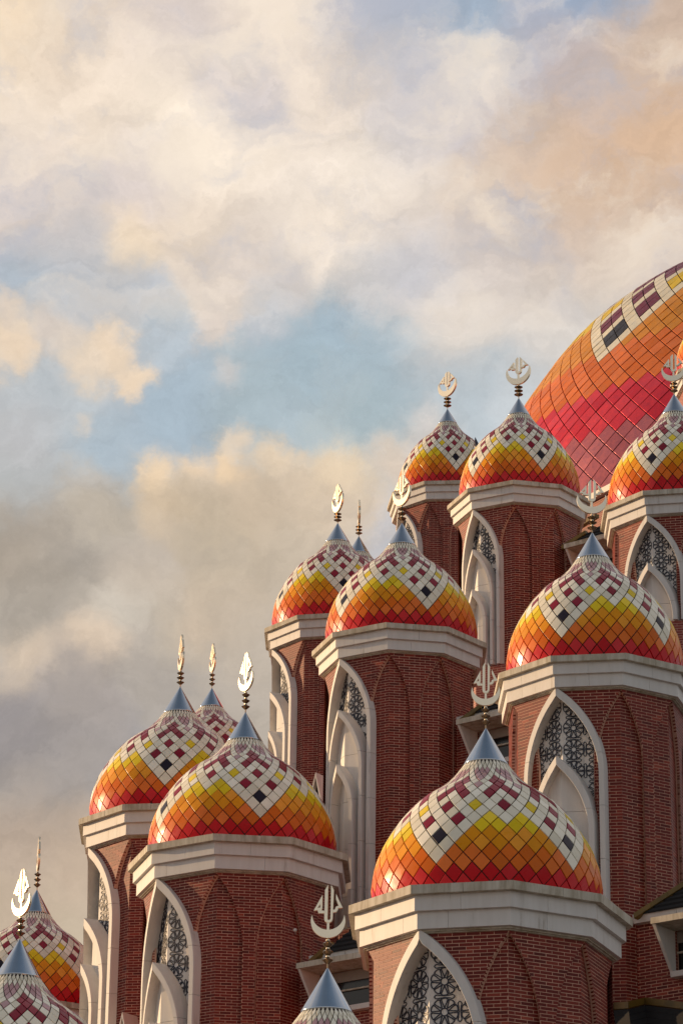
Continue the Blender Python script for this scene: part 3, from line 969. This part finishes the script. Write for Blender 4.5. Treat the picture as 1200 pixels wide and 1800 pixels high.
def tower(label, cx_px, d, x, z, Rs, rot, Rd_px, vaz, apex_y, cres_y, cres_px, top, yaw, win=None, ylow=1830, blind=(0, 1, 2, -2), group='domed brick towers', bricks=True):
    """one brick tower with cornice, tiled dome, steel cone and crescent. z: top of the cornice above the ground"""
    zc = (Vector((x, d, z)) - Vector((0, 0, CAMZ))).dot(fw)
    t = thing('mosque_tower', label, 'tower', (x, d, 0), rot, group)
    tw = t.matrix_basis.copy()
    tw = Matrix.Translation((x, d, 0)) @ Matrix.Rotation(rot, 4, 'Z')
    t.matrix_basis = tw
    Rb = Rs * .852; g = Geo(Rb)
    def z_at(py):
        # height on the tower axis seen at that image row
        lo, hi = 0.0, 80.0
        for _ in range(40):
            mid = (lo + hi) / 2
            if project(Vector((x, d, mid)))[1] > py: lo = mid
            else: hi = mid
        return (lo + hi) / 2
    # cornice
    hC = .060 * Rs; h1 = .106 * Rs; h2 = .116 * Rs; h3 = .020 * Rs
    zw = z - hC - h1 - h2 - h3
    core = MB()
    core.lathe([(Rs * .80, zw + .01), (Rs * .80, z - .012), (Rs * .3, z - .012)], NS)
    core.v = core.v
    co = core.obj('cornice', M['panel'], t)
    for j in range(NS):
        cut = .5 + rng.uniform(-.12, .12)
        for a, b in ((0, cut), (cut, 1)):
            e = .0022
            mb = MB(); ngon_ring(mb, Rs * .78, Rs * (1 + rng.uniform(-.001, .001)), z - hC, z + rng.uniform(-.004, .004), j, a + (e if a > 0 else 0), b - (e if b < 1 else 0)); mb.obj('coping_stone', M['coping'], co)
        for (R1, za, zb) in ((Rs * .952, z - hC - h1, z - hC - .002), (Rs * .918, z - hC - h1 - h2, z - hC - h1 - .002)):
            cut = .5 + rng.uniform(-.3, .3)
            for a, b in ((0, cut), (cut, 1)):
                mb = MB(); ngon_ring(mb, Rs * .80, R1, za, zb, j, a + (.0016 if a > 0 else 0), b - (.0016 if b < 1 else 0)); mb.obj('fascia_panel', M['panel'], co)
        mb = MB(); ngon_ring(mb, Rs * .80, Rs * .885, zw + h3 * .4, zw + h3 - .002, j, 0, 1); ngon_ring(mb, Rs * .80, Rs * .868, zw, zw + h3 * .4 - .001, j, 0, 1); mb.obj('moulding', M['coping'], co)
    # drum
    z_bot = max(0.0, z_at(ylow)) if bricks else zw
    cb = MB(); cb.lathe([(Rb - .46, max(0, z_bot - .3)), (Rb - .46, zw + .05)], NS)
    core_o = cb.obj('drum_core', M['mortar'], t)
    if z_bot > .3 or not bricks:
        lw = MB(); zt_ = z_bot if bricks else zw
        b = 0; uv = []
        for j in range(NS):
            lw.quad(g.P(j, 1, 0, 0, 0), g.P(j, 1, g.W, 0, 0), g.P(j, 1, g.W, 0, zt_), g.P(j, 1, 0, 0, zt_))
            uv += [(0, 0), (g.W, 0), (g.W, zt_), (0, zt_)]
        o = lw.obj('lower_wall', M['wallbrick'], t, rec=False)
        ul = o.data.uv_layers.new(name='UVMap')
        for i, q in enumerate(uv): ul.data[i].uv = q
    if bricks:
        Hb = .78 * Rb; Wb = .405 * g.W
        zab = zw - .01 * Rb
        hb = gothic(Wb, Hb, zab)
        feats = {}
        wk = None
        if win:
            wk = win['k']
            zt = zw + win.get('rise', .03) * Rb
            ho = build_window(g, wk, t, zt, z_bot, win)
            feats[wk] = ('w', lambda zz: max(0.0, ho(zz) - .02))
        for k in blind:
            if k != wk: feats[k] = ('b', hb)
        full = []; rest = MB(); mort = MB()
        for j in range(-5, 4):
            # facet normal in the world
            a = (j + .5) * STEP + rot
            a = (a + math.pi) % (2 * math.pi) - math.pi
            back = abs(a) > R_(104)
            fl = feats.get(j); fr_ = feats.get(j + 1)
            if back:
                # unseen from the front: flat brickwork
                mb = MB(); mb.quad(g.P(j, 1, 0, 0, z_bot), g.P(j, 1, g.W, 0, z_bot), g.P(j, 1, g.W, 0, zw), g.P(j, 1, 0, 0, zw))
                o = mb.obj('rear_wall', M['wallbrick'], t, rec=False)
                ul = o.data.uv_layers.new(name='UVMap')
                for i, q in enumerate([(0, z_bot), (g.W, z_bot), (g.W, zw), (0, zw)]): ul.data[i].uv = q
                continue
            def place(u, n, zz, j=j): return g.facet(j, u, n, zz)
            def place_r(u, n, zz, j=j): return g.P(j + 1, -1, g.W - u, n, zz)
            na = (j + .5) * STEP
            ex = Vector((math.cos(na), math.sin(na), 0)); ey = Vector((-math.sin(na), math.cos(na), 0))
            def frame(u, n, zz, j=j, ex=ex, ey=ey):
                mt = Matrix((ex, ey, Vector((0, 0, 1)))).transposed().to_4x4(); mt.translation = Vector(g.facet(j, u, n, zz)); return mt
            lo = (lambda zz, f=fl: f[1](zz)) if fl else (lambda zz: 0.0)
            hi = (lambda zz, f=fr_: g.W - f[1](zz)) if fr_ else (lambda zz: g.W)
            off = (j * .37) % 1 * LEN_B
            lay_bricks(place, frame, lo, hi, 0.0, z_bot, zw, off, full, rest, mort, mdepth=.12, zorg=zw)
            rec = .095
            if fl and fl[0] == 'b':
                lay_bricks(place, frame, lambda zz: 0.0, lambda zz, f=fl: f[1](zz) + .01, -rec, z_bot, zab, off, full, rest, mort, depth=.05, mdepth=.09, zorg=zw)
            if fr_ and fr_[0] == 'b':
                def frame2(u, n, zz, j=j, ex=ex, ey=ey):
                    mt = Matrix((ex, ey, Vector((0, 0, 1)))).transposed().to_4x4(); mt.translation = Vector(g.P(j + 1, -1, g.W - u, n, zz)); return mt
                lay_bricks(place_r, frame2, lambda zz, f=fr_: g.W - f[1](zz) - .01, lambda zz: g.W, -rec, z_bot, zab, off, full, rest, mort, depth=.05, mdepth=.09, zorg=zw)
        finish_bricks(full, rest, mort, t, tw)
    # dome
    Rd = Rd_px * zc / F_PX
    z_apex = z_at(apex_y)
    z_cb = z_apex - .335 * Rd
    zs = (z_cb - z - .01) / (1.366 * Rd)
    dome = build_dome(t, z + .01, Rd, zs, vaz - rot, 40, 20, prof, small_colour, TM, 300, .019, .005, .016, 'dome')
    cn = MB(); rb = .196 * Rd
    cn.lathe([(rb * .93, z_cb - .02 * Rd), (rb, z_cb - .012 * Rd), (rb, z_cb), (.013, z_apex), (.013, z_apex + .01)], 64)
    cn.obj('steel_cone', M['steel'], t, True)
    Rc = cres_px * zc / F_PX
    zcb = z_at(cres_y)
    finial(t, z_apex, Rc, top, yaw - rot, zcb - z_apex, top > 2)
    return t


W0 = dict(k=-1, d2=1.68, d3=1.4)
rr = R_
def zh(v): return v + CAMZ
TALL, MID, LOW = 2.17, 1.45, 1.22


def ax_z(px, py, d):
    return at(px, py, d)


# name: label, axis px, depth, x, z(top of cornice), Rs, rot, dome px radius, azimuth of a white V, apex y, crescent bottom y, crescent px radius, top, yaw
tower('largest red brick tower, front right, its white pierced window cut by the bottom edge', 856, 60, 2.88, zh(15.90), 2.78, rr(7.0), 203, rr(-27.7), 1281, 1241, 26.0, TALL, rr(-8),
      dict(k=-1, d2=1.72, d3=1.4, ph=.18), 1905)
tower('brick tower at the right edge, next above the largest, its pale crescent facing straight out', 1043, 66, 5.54, zh(22.67), 2.29, rr(11.3), 155, rr(-25.8), 937, 903.4, 27.0, MID, rr(3),
      dict(k=-1, d2=1.52, d3=1.2, ph=.32), 1850)
tower('tall brick tower in the middle of the cluster, three stacked arches down its left side', 705, 77, 1.56, zh(27.31), 2.27, rr(-10.4), 133, rr(18.5), 920, 888.5, 24.0, MID, rr(-53),
      dict(k=-1, d2=1.36, d3=1.42, wo=.68, wi=.60, w2o=.52, w2i=.45, ph=.1), 1660)
tower('broad brick tower at lower left, in front of its sunlit twin, crescent glaring pinkish white', 429, 74, -2.26, zh(20.84), 2.714, rr(-12.7), 165, rr(12), 1253, 1214.6, 23.0, TALL, rr(-56),
      dict(k=-1, d2=2.0, d3=1.4, wo=.71, wi=.63, w2o=.5, w2i=.43), 1895)
tower('brick tower with sunlit left face at lower left, half hidden behind the broad tower', 312, 80, -4.17, zh(23.42), 2.61, rr(11.6), 152, rr(-5), 1208, 1178, 21.0, TALL, rr(-76),
      dict(k=-2, d2=1.85, d3=1.18), 1890, (-1, 0, 1))
tower('brick tower whose small dome and golden crescent stand right against the huge dome', 911.5, 84.5, 5.05, zh(34.38), 2.06, rr(-8.6), 105.5, rr(18.7), 700, 676, 24.0, LOW, rr(-30),
      dict(k=-1, d2=1.2, d3=1.2, wo=.66, wi=.58, w2o=.5, w2i=.43, ph=.1), 1200)
tower('small brick tower beside the one against the huge dome, sky on its left', 786, 101, 3.59, zh(41.23), 2.10, rr(16.1), 87.5, rr(8), 719, 696.6, 21.5, LOW, rr(-45),
      dict(k=-2, d2=1.3, d3=1.2), 1130, (-1, 0, 1))
tower('brick tower cut by the right edge just below the huge dome, with pointed screen window', 1188, 78, 8.79, zh(31.51), 2.10, rr(8.9), 121, rr(-27.6), 693, 670, 21.5, MID, rr(-18),
      dict(k=-1, d2=1.33, d3=1.2, ph=.3), 1130)
tower('brick tower with thin sunlit strip directly behind the left of the tall middle tower', 592, 90, -.11, zh(32.36), 2.24, rr(9.2), 113, rr(6.7), 920, 899.8, 21.5, MID, rr(-66),
      dict(k=-2, d2=1.33, d3=1.2), 1430, (-1, 0, 1))


def far_tower(label, px, d, Rd_px, vaz, apex_y, cres_y, cres_px, top, yaw, rot, Rs_k=1.18, slab_y=None):
    p = at(px, apex_y, d)
    zc = (p - Vector((0, 0, CAMZ))).dot(fw); Rd = Rd_px * zc / F_PX
    z = p.z - 1.71 * Rd if slab_y is None else at(px, slab_y, d).z
    tower(label, px, d, p.x, z, Rd * Rs_k, rot, Rd_px, vaz, apex_y, cres_y, cres_px, top, yaw, None, 1830, (), bricks=False)


far_tower('tower showing only its crescent, steel cone and pale dome tip at the bottom centre', 575.5, 50.7, 240, rr(10), 1703, 1650, 31.4, TALL, rr(-4), rr(5))
far_tower('nearest tower at the lower left corner, its dome top cut by the left edge', 35, 57.5, 212, rr(14), 1652, 1611, 27.6, TALL, rr(-49), rr(-8))
far_tower('tower at the far lower left whose dome rises behind the corner one', 65, 91, 134, rr(-22), 1565, 1531, 19.6, TALL, rr(-80), rr(10), 1.16)
far_tower('tower mostly hidden behind the lower left pair, only dome shoulder and thin crescent showing', 372.5, 108, 112, rr(9), 1210, 1181, 16.8, TALL, rr(-72), rr(12))
far_tower('tower behind the middle pair with its crescent seen edge-on', 630.5, 100, 103, rr(0), 943, 922, 19.0, MID, rr(-87), rr(12))
far_tower('tower at the right edge, only cornice corner and dome edge seen before the huge dome', 1268, 100, 85, rr(-30), 508, 480, 20.0, MID, rr(-10), rr(-24), 1.13, 668)


# ---------------------------------------------------------------- main dome
def main_dome():
    D = 125.0; Rpx = 750
    p = at(1520, 1275, D)
    zc = (p - Vector((0, 0, CAMZ))).dot(fw); Rd = Rpx * zc / F_PX
    t = thing('main_dome', 'huge onion dome of large lozenge metal panels rising behind the towers at the right', 'dome', (p.x, D, 0))
    t.matrix_basis = Matrix.Translation((p.x, D, 0))
    # resample the profile by arc length into rows
    ts = np.linspace(-.6, 20, 1200); pts = np.array([prof(v) for v in ts])
    pts[:, 0] += .017 * np.exp(-((pts[:, 1] - .93) / .16) ** 2)      # fuller shoulder than the small domes
    s = np.concatenate([[0], np.cumsum(np.hypot(*np.diff(pts, axis=0).T))])
    rows = 62; step = s[-1] / rows
    rr_ = np.interp(np.arange(rows + 1) * step, s, pts[:, 0]); zz_ = np.interp(np.arange(rows + 1) * step, s, pts[:, 1])
    def pf(tv):
        tv = max(0, min(rows, tv)); return [float(np.interp(tv, np.arange(rows + 1), rr_)), float(np.interp(tv, np.arange(rows + 1), zz_))]
    build_dome(t, p.z, Rd, 1.0, rr(-50.2), 120, rows, pf, big_colour, BM, 300, .040, .008, .035, 'dome_shell', minrow=1)
    mb = MB(); mb.lathe([(Rd * .93, 0), (Rd * .93, p.z - .8)], 48)
    o = mb.obj('drum', M['wallbrick'], t)
    ul = o.data.uv_layers.new(name='UVMap')
    for poly in o.data.polygons:
        for li in poly.loop_indices:
            v = o.data.vertices[o.data.loops[li].vertex_index].co
            a = math.atan2(v.x, -v.y)
            if poly.center.y > 0 and abs(a) > 3.1 and poly.center.x < 0: a = -abs(a)
            ul.data[li].uv = (a * Rd * .93, v.z)
    mb = MB(); mb.lathe([(Rd * .9, p.z - 1.2), (Rd * 1.02, p.z - 1.2), (Rd * 1.02, p.z), (Rd * .9, p.z)], 48); mb.obj('cornice', M['panel'], t)
    cn = MB(); cn.lathe([(.2 * Rd, p.z + 1.36 * Rd), (.012, p.z + 1.72 * Rd)], 64); cn.obj('steel_cone', M['steel'], t, True)


main_dome()


# ---------------------------------------------------------------- roofed bays between the towers
def bay(label, px, py, d, yaw_deg, length=3.2, wall_h=4.0, hood=True, roof_h=.9, hood_w=2.6, hood_x=.08, flash_px=None, lower=False):
    """wall with eaves beam, steep dark roof, flashing and a hooded window. origin: left end of the beam's lower edge"""
    p = at(px, py, d); yaw = rr(yaw_deg)
    t = thing('roofed_bay', label, 'building wing', (p.x, p.y, 0), 0, None)
    tw = Matrix.Translation((p.x, p.y, 0)) @ Matrix.Rotation(yaw, 4, 'Z')
    t.matrix_basis = tw
    z = p.z
    # wall: local x to the right, y inwards
    full, rest, mort = [], MB(), MB()
    hz1, hz0 = z - .20, z - 1.15        # hooded window opening
    hx0, hx1 = hood_x + .10, hood_x + hood_w
    pl = lambda u, n, zz: (u, -n, zz)
    fr = lambda u, n, zz: Matrix.Translation((u, -n, zz))
    if hood:
        segs = [(-.6, length, hz1, z), (-.6, hx0, hz0, hz1), (hx1, length, hz0, hz1), (-.6, length, z - wall_h, hz0)]
    else:
        segs = [(-.6, length, z - wall_h, z)]
    for (a, b, za, zb) in segs:
        if b - a > .1: lay_bricks(pl, fr, lambda q, a=a: a, lambda q, b=b: b, 0, za, zb, 0.0, full, rest, mort, zorg=z)
    finish_bricks(full, rest, mort, t, tw, 150)
    mb = MB(); mb.hexa([(-.6, .14, 0), (length, .14, 0), (length, 2.2, 0), (-.6, 2.2, 0), (-.6, .14, z), (length, .14, z), (length, 2.2, z), (-.6, 2.2, z)])
    mb.obj('core_wall', M['wallbrick'], t)
    # eaves beam in lengths
    x = -.02
    while x < length:
        w = min(1.05, length - x)
        b = MB(); b.hexa([(x, -.16, z), (x + w - .012, -.16, z), (x + w - .012, .1, z), (x, .1, z), (x, -.20, z + .17), (x + w - .012, -.20, z + .17), (x + w - .012, .1, z + .17), (x, .1, z + .17)])
        b.obj('eaves_beam', M['panel'], t); x += w
    # roof in overlapping strips
    def roof_pt(ax, ay):
        iv = tw.inverted(); o = iv @ Vector((0, 0, CAMZ)); q = iv @ at(ax, ay, 80.0); dr = q - o
        # plane of the slope: z - z0 = 1.15 (y + .22)
        A = dr.z - 1.15 * dr.y; B = (o.z - (z + .175)) - 1.15 * (o.y + .22)
        return o + dr * (-B / A)
    if flash_px:
        fa, fb = roof_pt(*flash_px[0]), roof_pt(*flash_px[1])
        slope_x = (fb.x - fa.x) / max(.05, fb.y - fa.y)
        left = lambda yy: max(-.5, fa.x + slope_x * (yy - fa.y))
    else:
        left = lambda yy: -.5
    rf = MB(); n = 7
    for i in range(n):
        y0, y1 = -.22 + i * roof_h / n, -.22 + (i + 1) * roof_h / n + .03
        za, zb = z + .175 + i * roof_h / n * 1.15, z + .175 + (i + 1) * roof_h / n * 1.15
        l0, l1 = min(left(y0), length - .1), min(left(y1), length - .05)
        rf.hexa([(l0, y0, za - .03), (length, y0, za - .03), (length, y1, zb - .05), (l1, y1, zb - .05), (l0, y0, za + .012), (length, y0, za + .012), (length, y1, zb - .012), (l1, y1, zb - .012)])
    rf.obj('roof', M['roof'], t)
    if flash_px:
        a, b = fa + Vector((0, -.06, .03)), fb + Vector((0, -.06, .03))
        fl = MB(); u = Vector((0, 0, .055)); w = Vector((0, .16, 0)); nseg = 3
        for i in range(nseg):
            s0, s1 = a.lerp(b, i / nseg), a.lerp(b, (i + .985) / nseg)
            fl.hexa([s0 - u, s1 - u, s1 - u + w, s0 - u + w, s0 + u, s1 + u, s1 + u + w, s0 + u + w])
        fl.obj('flashing', M['flash'], t)
    if hood:
        # hood: top board, two raking cheeks, soffit, sill, glass with a bar
        pr = .78
        h = MB(); x0, x1 = hood_x, hood_x + hood_w + .35
        h.hexa([(x0, -pr, hz1 - .06), (x1, -pr, hz1 - .06), (x1, .0, hz1 - .06), (x0, .0, hz1 - .06), (x0, -pr, hz1 + .07), (x1, -pr, hz1 + .07), (x1, .0, hz1 + .07), (x0, .0, hz1 + .07)])
        hd = h.obj('window_hood', M['coping'], t)
        for xc in (x0 + .02, x1 - .09):
            c = MB()
            q = [(-pr + .03, hz1 - .065), (-pr + .10, hz1 - .065), (.10, hz1 - .065), (.10, hz0), (-.10, hz0)]
            b0 = len(c.v)
            c.v = [(xc, y, zz) for y, zz in q] + [(xc + .07, y, zz) for y, zz in q]
            c.f = [(0, 1, 2, 3, 4), (9, 8, 7, 6, 5)] + [(i, (i + 1) % 5, 5 + (i + 1) % 5, 5 + i) for i in range(5)]; c.m = [0] * 7
            c.obj('cheek', M['panel'], hd)
        s = MB(); s.hexa([(x0 - .02 + .1, -.20, hz0 - .10), (x1, -.20, hz0 - .10), (x1, .1, hz0 - .10), (x0 + .08, .1, hz0 - .10), (x0 + .08, -.22, hz0 + .01), (x1, -.22, hz0 + .01), (x1, .1, hz0 + .01), (x0 + .08, .1, hz0 + .01)])
        s.obj('sill', M['panel'], hd)
        s = MB(); s.hexa([(hx0 - .05, .05, hz1 - .3), (hx1 + .3, .05, hz1 - .3), (hx1 + .3, .10, hz1 - .3), (hx0 - .05, .10, hz1 - .3), (hx0 - .05, .05, hz1 - .066), (hx1 + .3, .05, hz1 - .066), (hx1 + .3, .10, hz1 - .066), (hx0 - .05, .10, hz1 - .066)])
        s.obj('lintel', M['soffit'], hd)
        gl = MB(); gl.hexa([(hx0 - .05, .09, hz0), (hx1, .09, hz0), (hx1, .12, hz0), (hx0 - .05, .12, hz0), (hx0 - .05, .09, hz1 - .07), (hx1, .09, hz1 - .07), (hx1, .12, hz1 - .07), (hx0 - .05, .12, hz1 - .07)])
        gl.obj('pane', M['glass'], hd)
        br = MB(); zb = hz1 - .52
        br.hexa([(hx0 - .05, .03, zb), (hx1, .03, zb), (hx1, .088, zb), (hx0 - .05, .088, zb), (hx0 - .05, .03, zb + .035), (hx1, .03, zb + .035), (hx1, .088, zb + .035), (hx0 - .05, .088, zb + .035)])
        br.obj('glazing_bar', M['coping'], hd)
    return t


bay('dark steep roof and hooded window wedged between the bottom centre crescent and the front tower', 553, 1697, 72.2, -38, 2.8, flash_px=((545, 1695), (583, 1662)))
bay('hooded window under a short dark roof behind the front tower\'s steel cone', 811, 1276, 75.7, -38, 2.6, flash_px=((806, 1273), (846, 1244)), hood_x=.39)
bay('hooded window and dark roof tucked under the uppermost tower beside the right edge tower', 997, 969, 83.4, -38, 2.4, flash_px=((988, 965), (1030, 938)), hood_x=.4)
bay('brick wall with hooded window and olive flashing at the lower right corner', 1122, 1627, 64.3, -38, 4.2, flash_px=((1116, 1614), (1206, 1556)), wall_h=6, hood_x=.78, roof_h=.8)
bay('sunlit scrap of brick wall with beam seen through the pale crescent at the right', 1030, 888, 92.0, -58, 3.0, hood=False, flash_px=((1000, 938), (1048, 908)))


def lower_roof():
    p = at(1070, 1768, 63.5)
    t = thing('lower_roof', 'black roof with bronze flashing in the bottom right corner under the brick wall', 'roof', (p.x, p.y, 0))
    t.matrix_basis = Matrix.Translation((p.x, p.y, 0))
    iv = t.matrix_basis.inverted()
    pts = [iv @ at(1078, 1769, 64.1), iv @ at(1104, 1767, 63.7), iv @ at(1133, 1760, 64.2), iv @ at(1215, 1770, 63.0)]
    fl = MB(); u = Vector((0, 0, .07)); w = Vector((0, .35, 0))
    for a, b in zip(pts[:-1], pts[1:]):
        b2 = a.lerp(b, .985)
        fl.hexa([a - u, b2 - u, b2 - u + w, a - u + w, a + u, b2 + u, b2 + u + w, a + u + w])
    fl.obj('flashing', M['flash'], t)
    rf = MB(); n = 8
    for a, b in zip(pts[:-1], pts[1:]):
        for i in range(n):
            o0 = Vector((0, -.14 * i, -.16 * i - .09)); o1 = Vector((0, -.14 * (i + 1), -.16 * (i + 1) - .09))
            up_ = Vector((0, 0, .02))
            rf.hexa([a + o0 - up_, b + o0 - up_, b + o1 - up_, a + o1 - up_, a + o0, b + o0, b + o1 + up_ * .7, a + o1 + up_ * .7])
    rf.obj('roof_strip', M['roof'], t)


lower_roof()


def gable(label, px, py, d, w_px, h_px):
    p = at(px, py, d); k = d / F_PX * 1.08
    t = thing('gable_hood', label, 'gable', (p.x, p.y, 0)); t.matrix_basis = Matrix.Translation((p.x, p.y, 0)) @ Matrix.Rotation(rr(-35), 4, 'Z')
    W, H = w_px * k, h_px * k; z = p.z
    for s in (-1, 1):
        b = MB(); q = [(0, z), (s * W, z - H), (s * (W - .06), z - H), (0, z - .11)]
        b.v = [(x, -.25, zz) for x, zz in q] + [(x, .35, zz) for x, zz in q]
        b.f = [(0, 1, 2, 3), (7, 6, 5, 4)] + [(i, (i + 1) % 4, 4 + (i + 1) % 4, 4 + i) for i in range(4)]; b.m = [0] * 6
        b.obj('raking_board', M['panel'], t)
    b = MB(); b.v = [(0, -.1, z - .06), (W - .03, -.1, z - H), (-W + .03, -.1, z - H), (0, .3, z - .06), (W - .03, .3, z - H), (-W + .03, .3, z - H)]
    b.f = [(0, 1, 2), (5, 4, 3), (0, 1, 4, 3), (1, 2, 5, 4), (2, 0, 3, 5)]; b.m = [0] * 5
    b.obj('dark_opening', M['glass'], t)
    b = MB(); b.hexa([(-W, .1, 0), (W, .1, 0), (W, .35, 0), (-W, .35, 0), (-W, .1, z - H), (W, .1, z - H), (W, .35, z - H), (-W, .35, z - H)])
    b.obj('wall', M['wallbrick'], t)


gable('small white pointed hood with dark inside, between the two middle towers', 563.5, 1362, 84, 16, 62)
gable('tip of a small white pointed hood beside the broad lower left tower', 226, 1783, 77.5, 13, 50)


def floodlight():
    p = at(838, 782, 98)
    t = thing('floodlight', 'tiny dark blade-shaped floodlight on a pale bracket between the two highest small domes', 'lamp', p)
    t.matrix_basis = Matrix.Translation(p)
    k = 98 / F_PX * 1.08
    h = flat('lamp_housing', [(-4 * k, 10 * k), (-3.2 * k, 12.5 * k), (2.5 * k, 0), (2.8 * k, -7 * k), (0, -6 * k), (-4 * k, 2 * k)], -.12, .12, M['lamp'], t)
    b = MB(); b.hexa([(-5 * k, .0, -1 * k), (2 * k, .0, -8.5 * k), (2 * k, .08, -9.5 * k), (-5 * k, .08, -2 * k), (-4 * k, .0, 1 * k), (2.5 * k, .0, -6.5 * k), (2.5 * k, .08, -6.5 * k), (-4 * k, .08, 1 * k)])
    b.obj('bracket', M['panel'], t)
    b = MB(); b.lathe([(.03, -9 * k - 1.2), (.03, -8 * k)], 8, cap=True); b.obj('post', M['panel'], t)


floodlight()


def wall_lamp():
    p = at(518.5, 1635.5, 72.0)
    t = thing('wall_lamp', 'tiny round white lamp on the shaded brick face of the broad lower left tower', 'lamp', p)
    t.matrix_basis = Matrix.Translation(p)
    b = MB(); b.lathe([(.004, -.05), (.035, -.03), (.045, 0), (.03, .03), (.004, .045)], 12); b.obj('globe', M['panel'], t, True)
    b = MB(); b.hexa([(-.012, .02, -.012), (.012, .02, -.012), (.012, .45, -.012), (-.012, .45, -.012), (-.012, .02, .012), (.012, .02, .012), (.012, .45, .012), (-.012, .45, .012)]); b.obj('stem', M['panel'], t)


wall_lamp()

# ---------------------------------------------------------------- the mass of the building and the ground
t = thing('mosque_building', 'stepped red brick body of the mosque behind and below all the towers', 'building', (8, 95, 0))
t.matrix_basis = Matrix.Translation((8, 95, 0))
for i, (x0, x1, y0, y1, zt) in enumerate([(-4, 16, -8, 40, 18.0), (0, 18, 4, 40, 26.0)]):
    mb = MB(); mb.hexa([(x0, y0, 0), (x1, y0, 0), (x1, y1, 0), (x0, y1, 0), (x0, y0, zt), (x1, y0, zt), (x1, y1, zt), (x0, y1, zt)])
    o = mb.obj('terrace', M['wallbrick'], t)
g = MB(); S = 6000
g.quad((-S, -S, 0), (S, -S, 0), (S, S, 0), (-S, S, 0))
go = g.obj('ground', M['ground']); go['kind'] = 'structure'
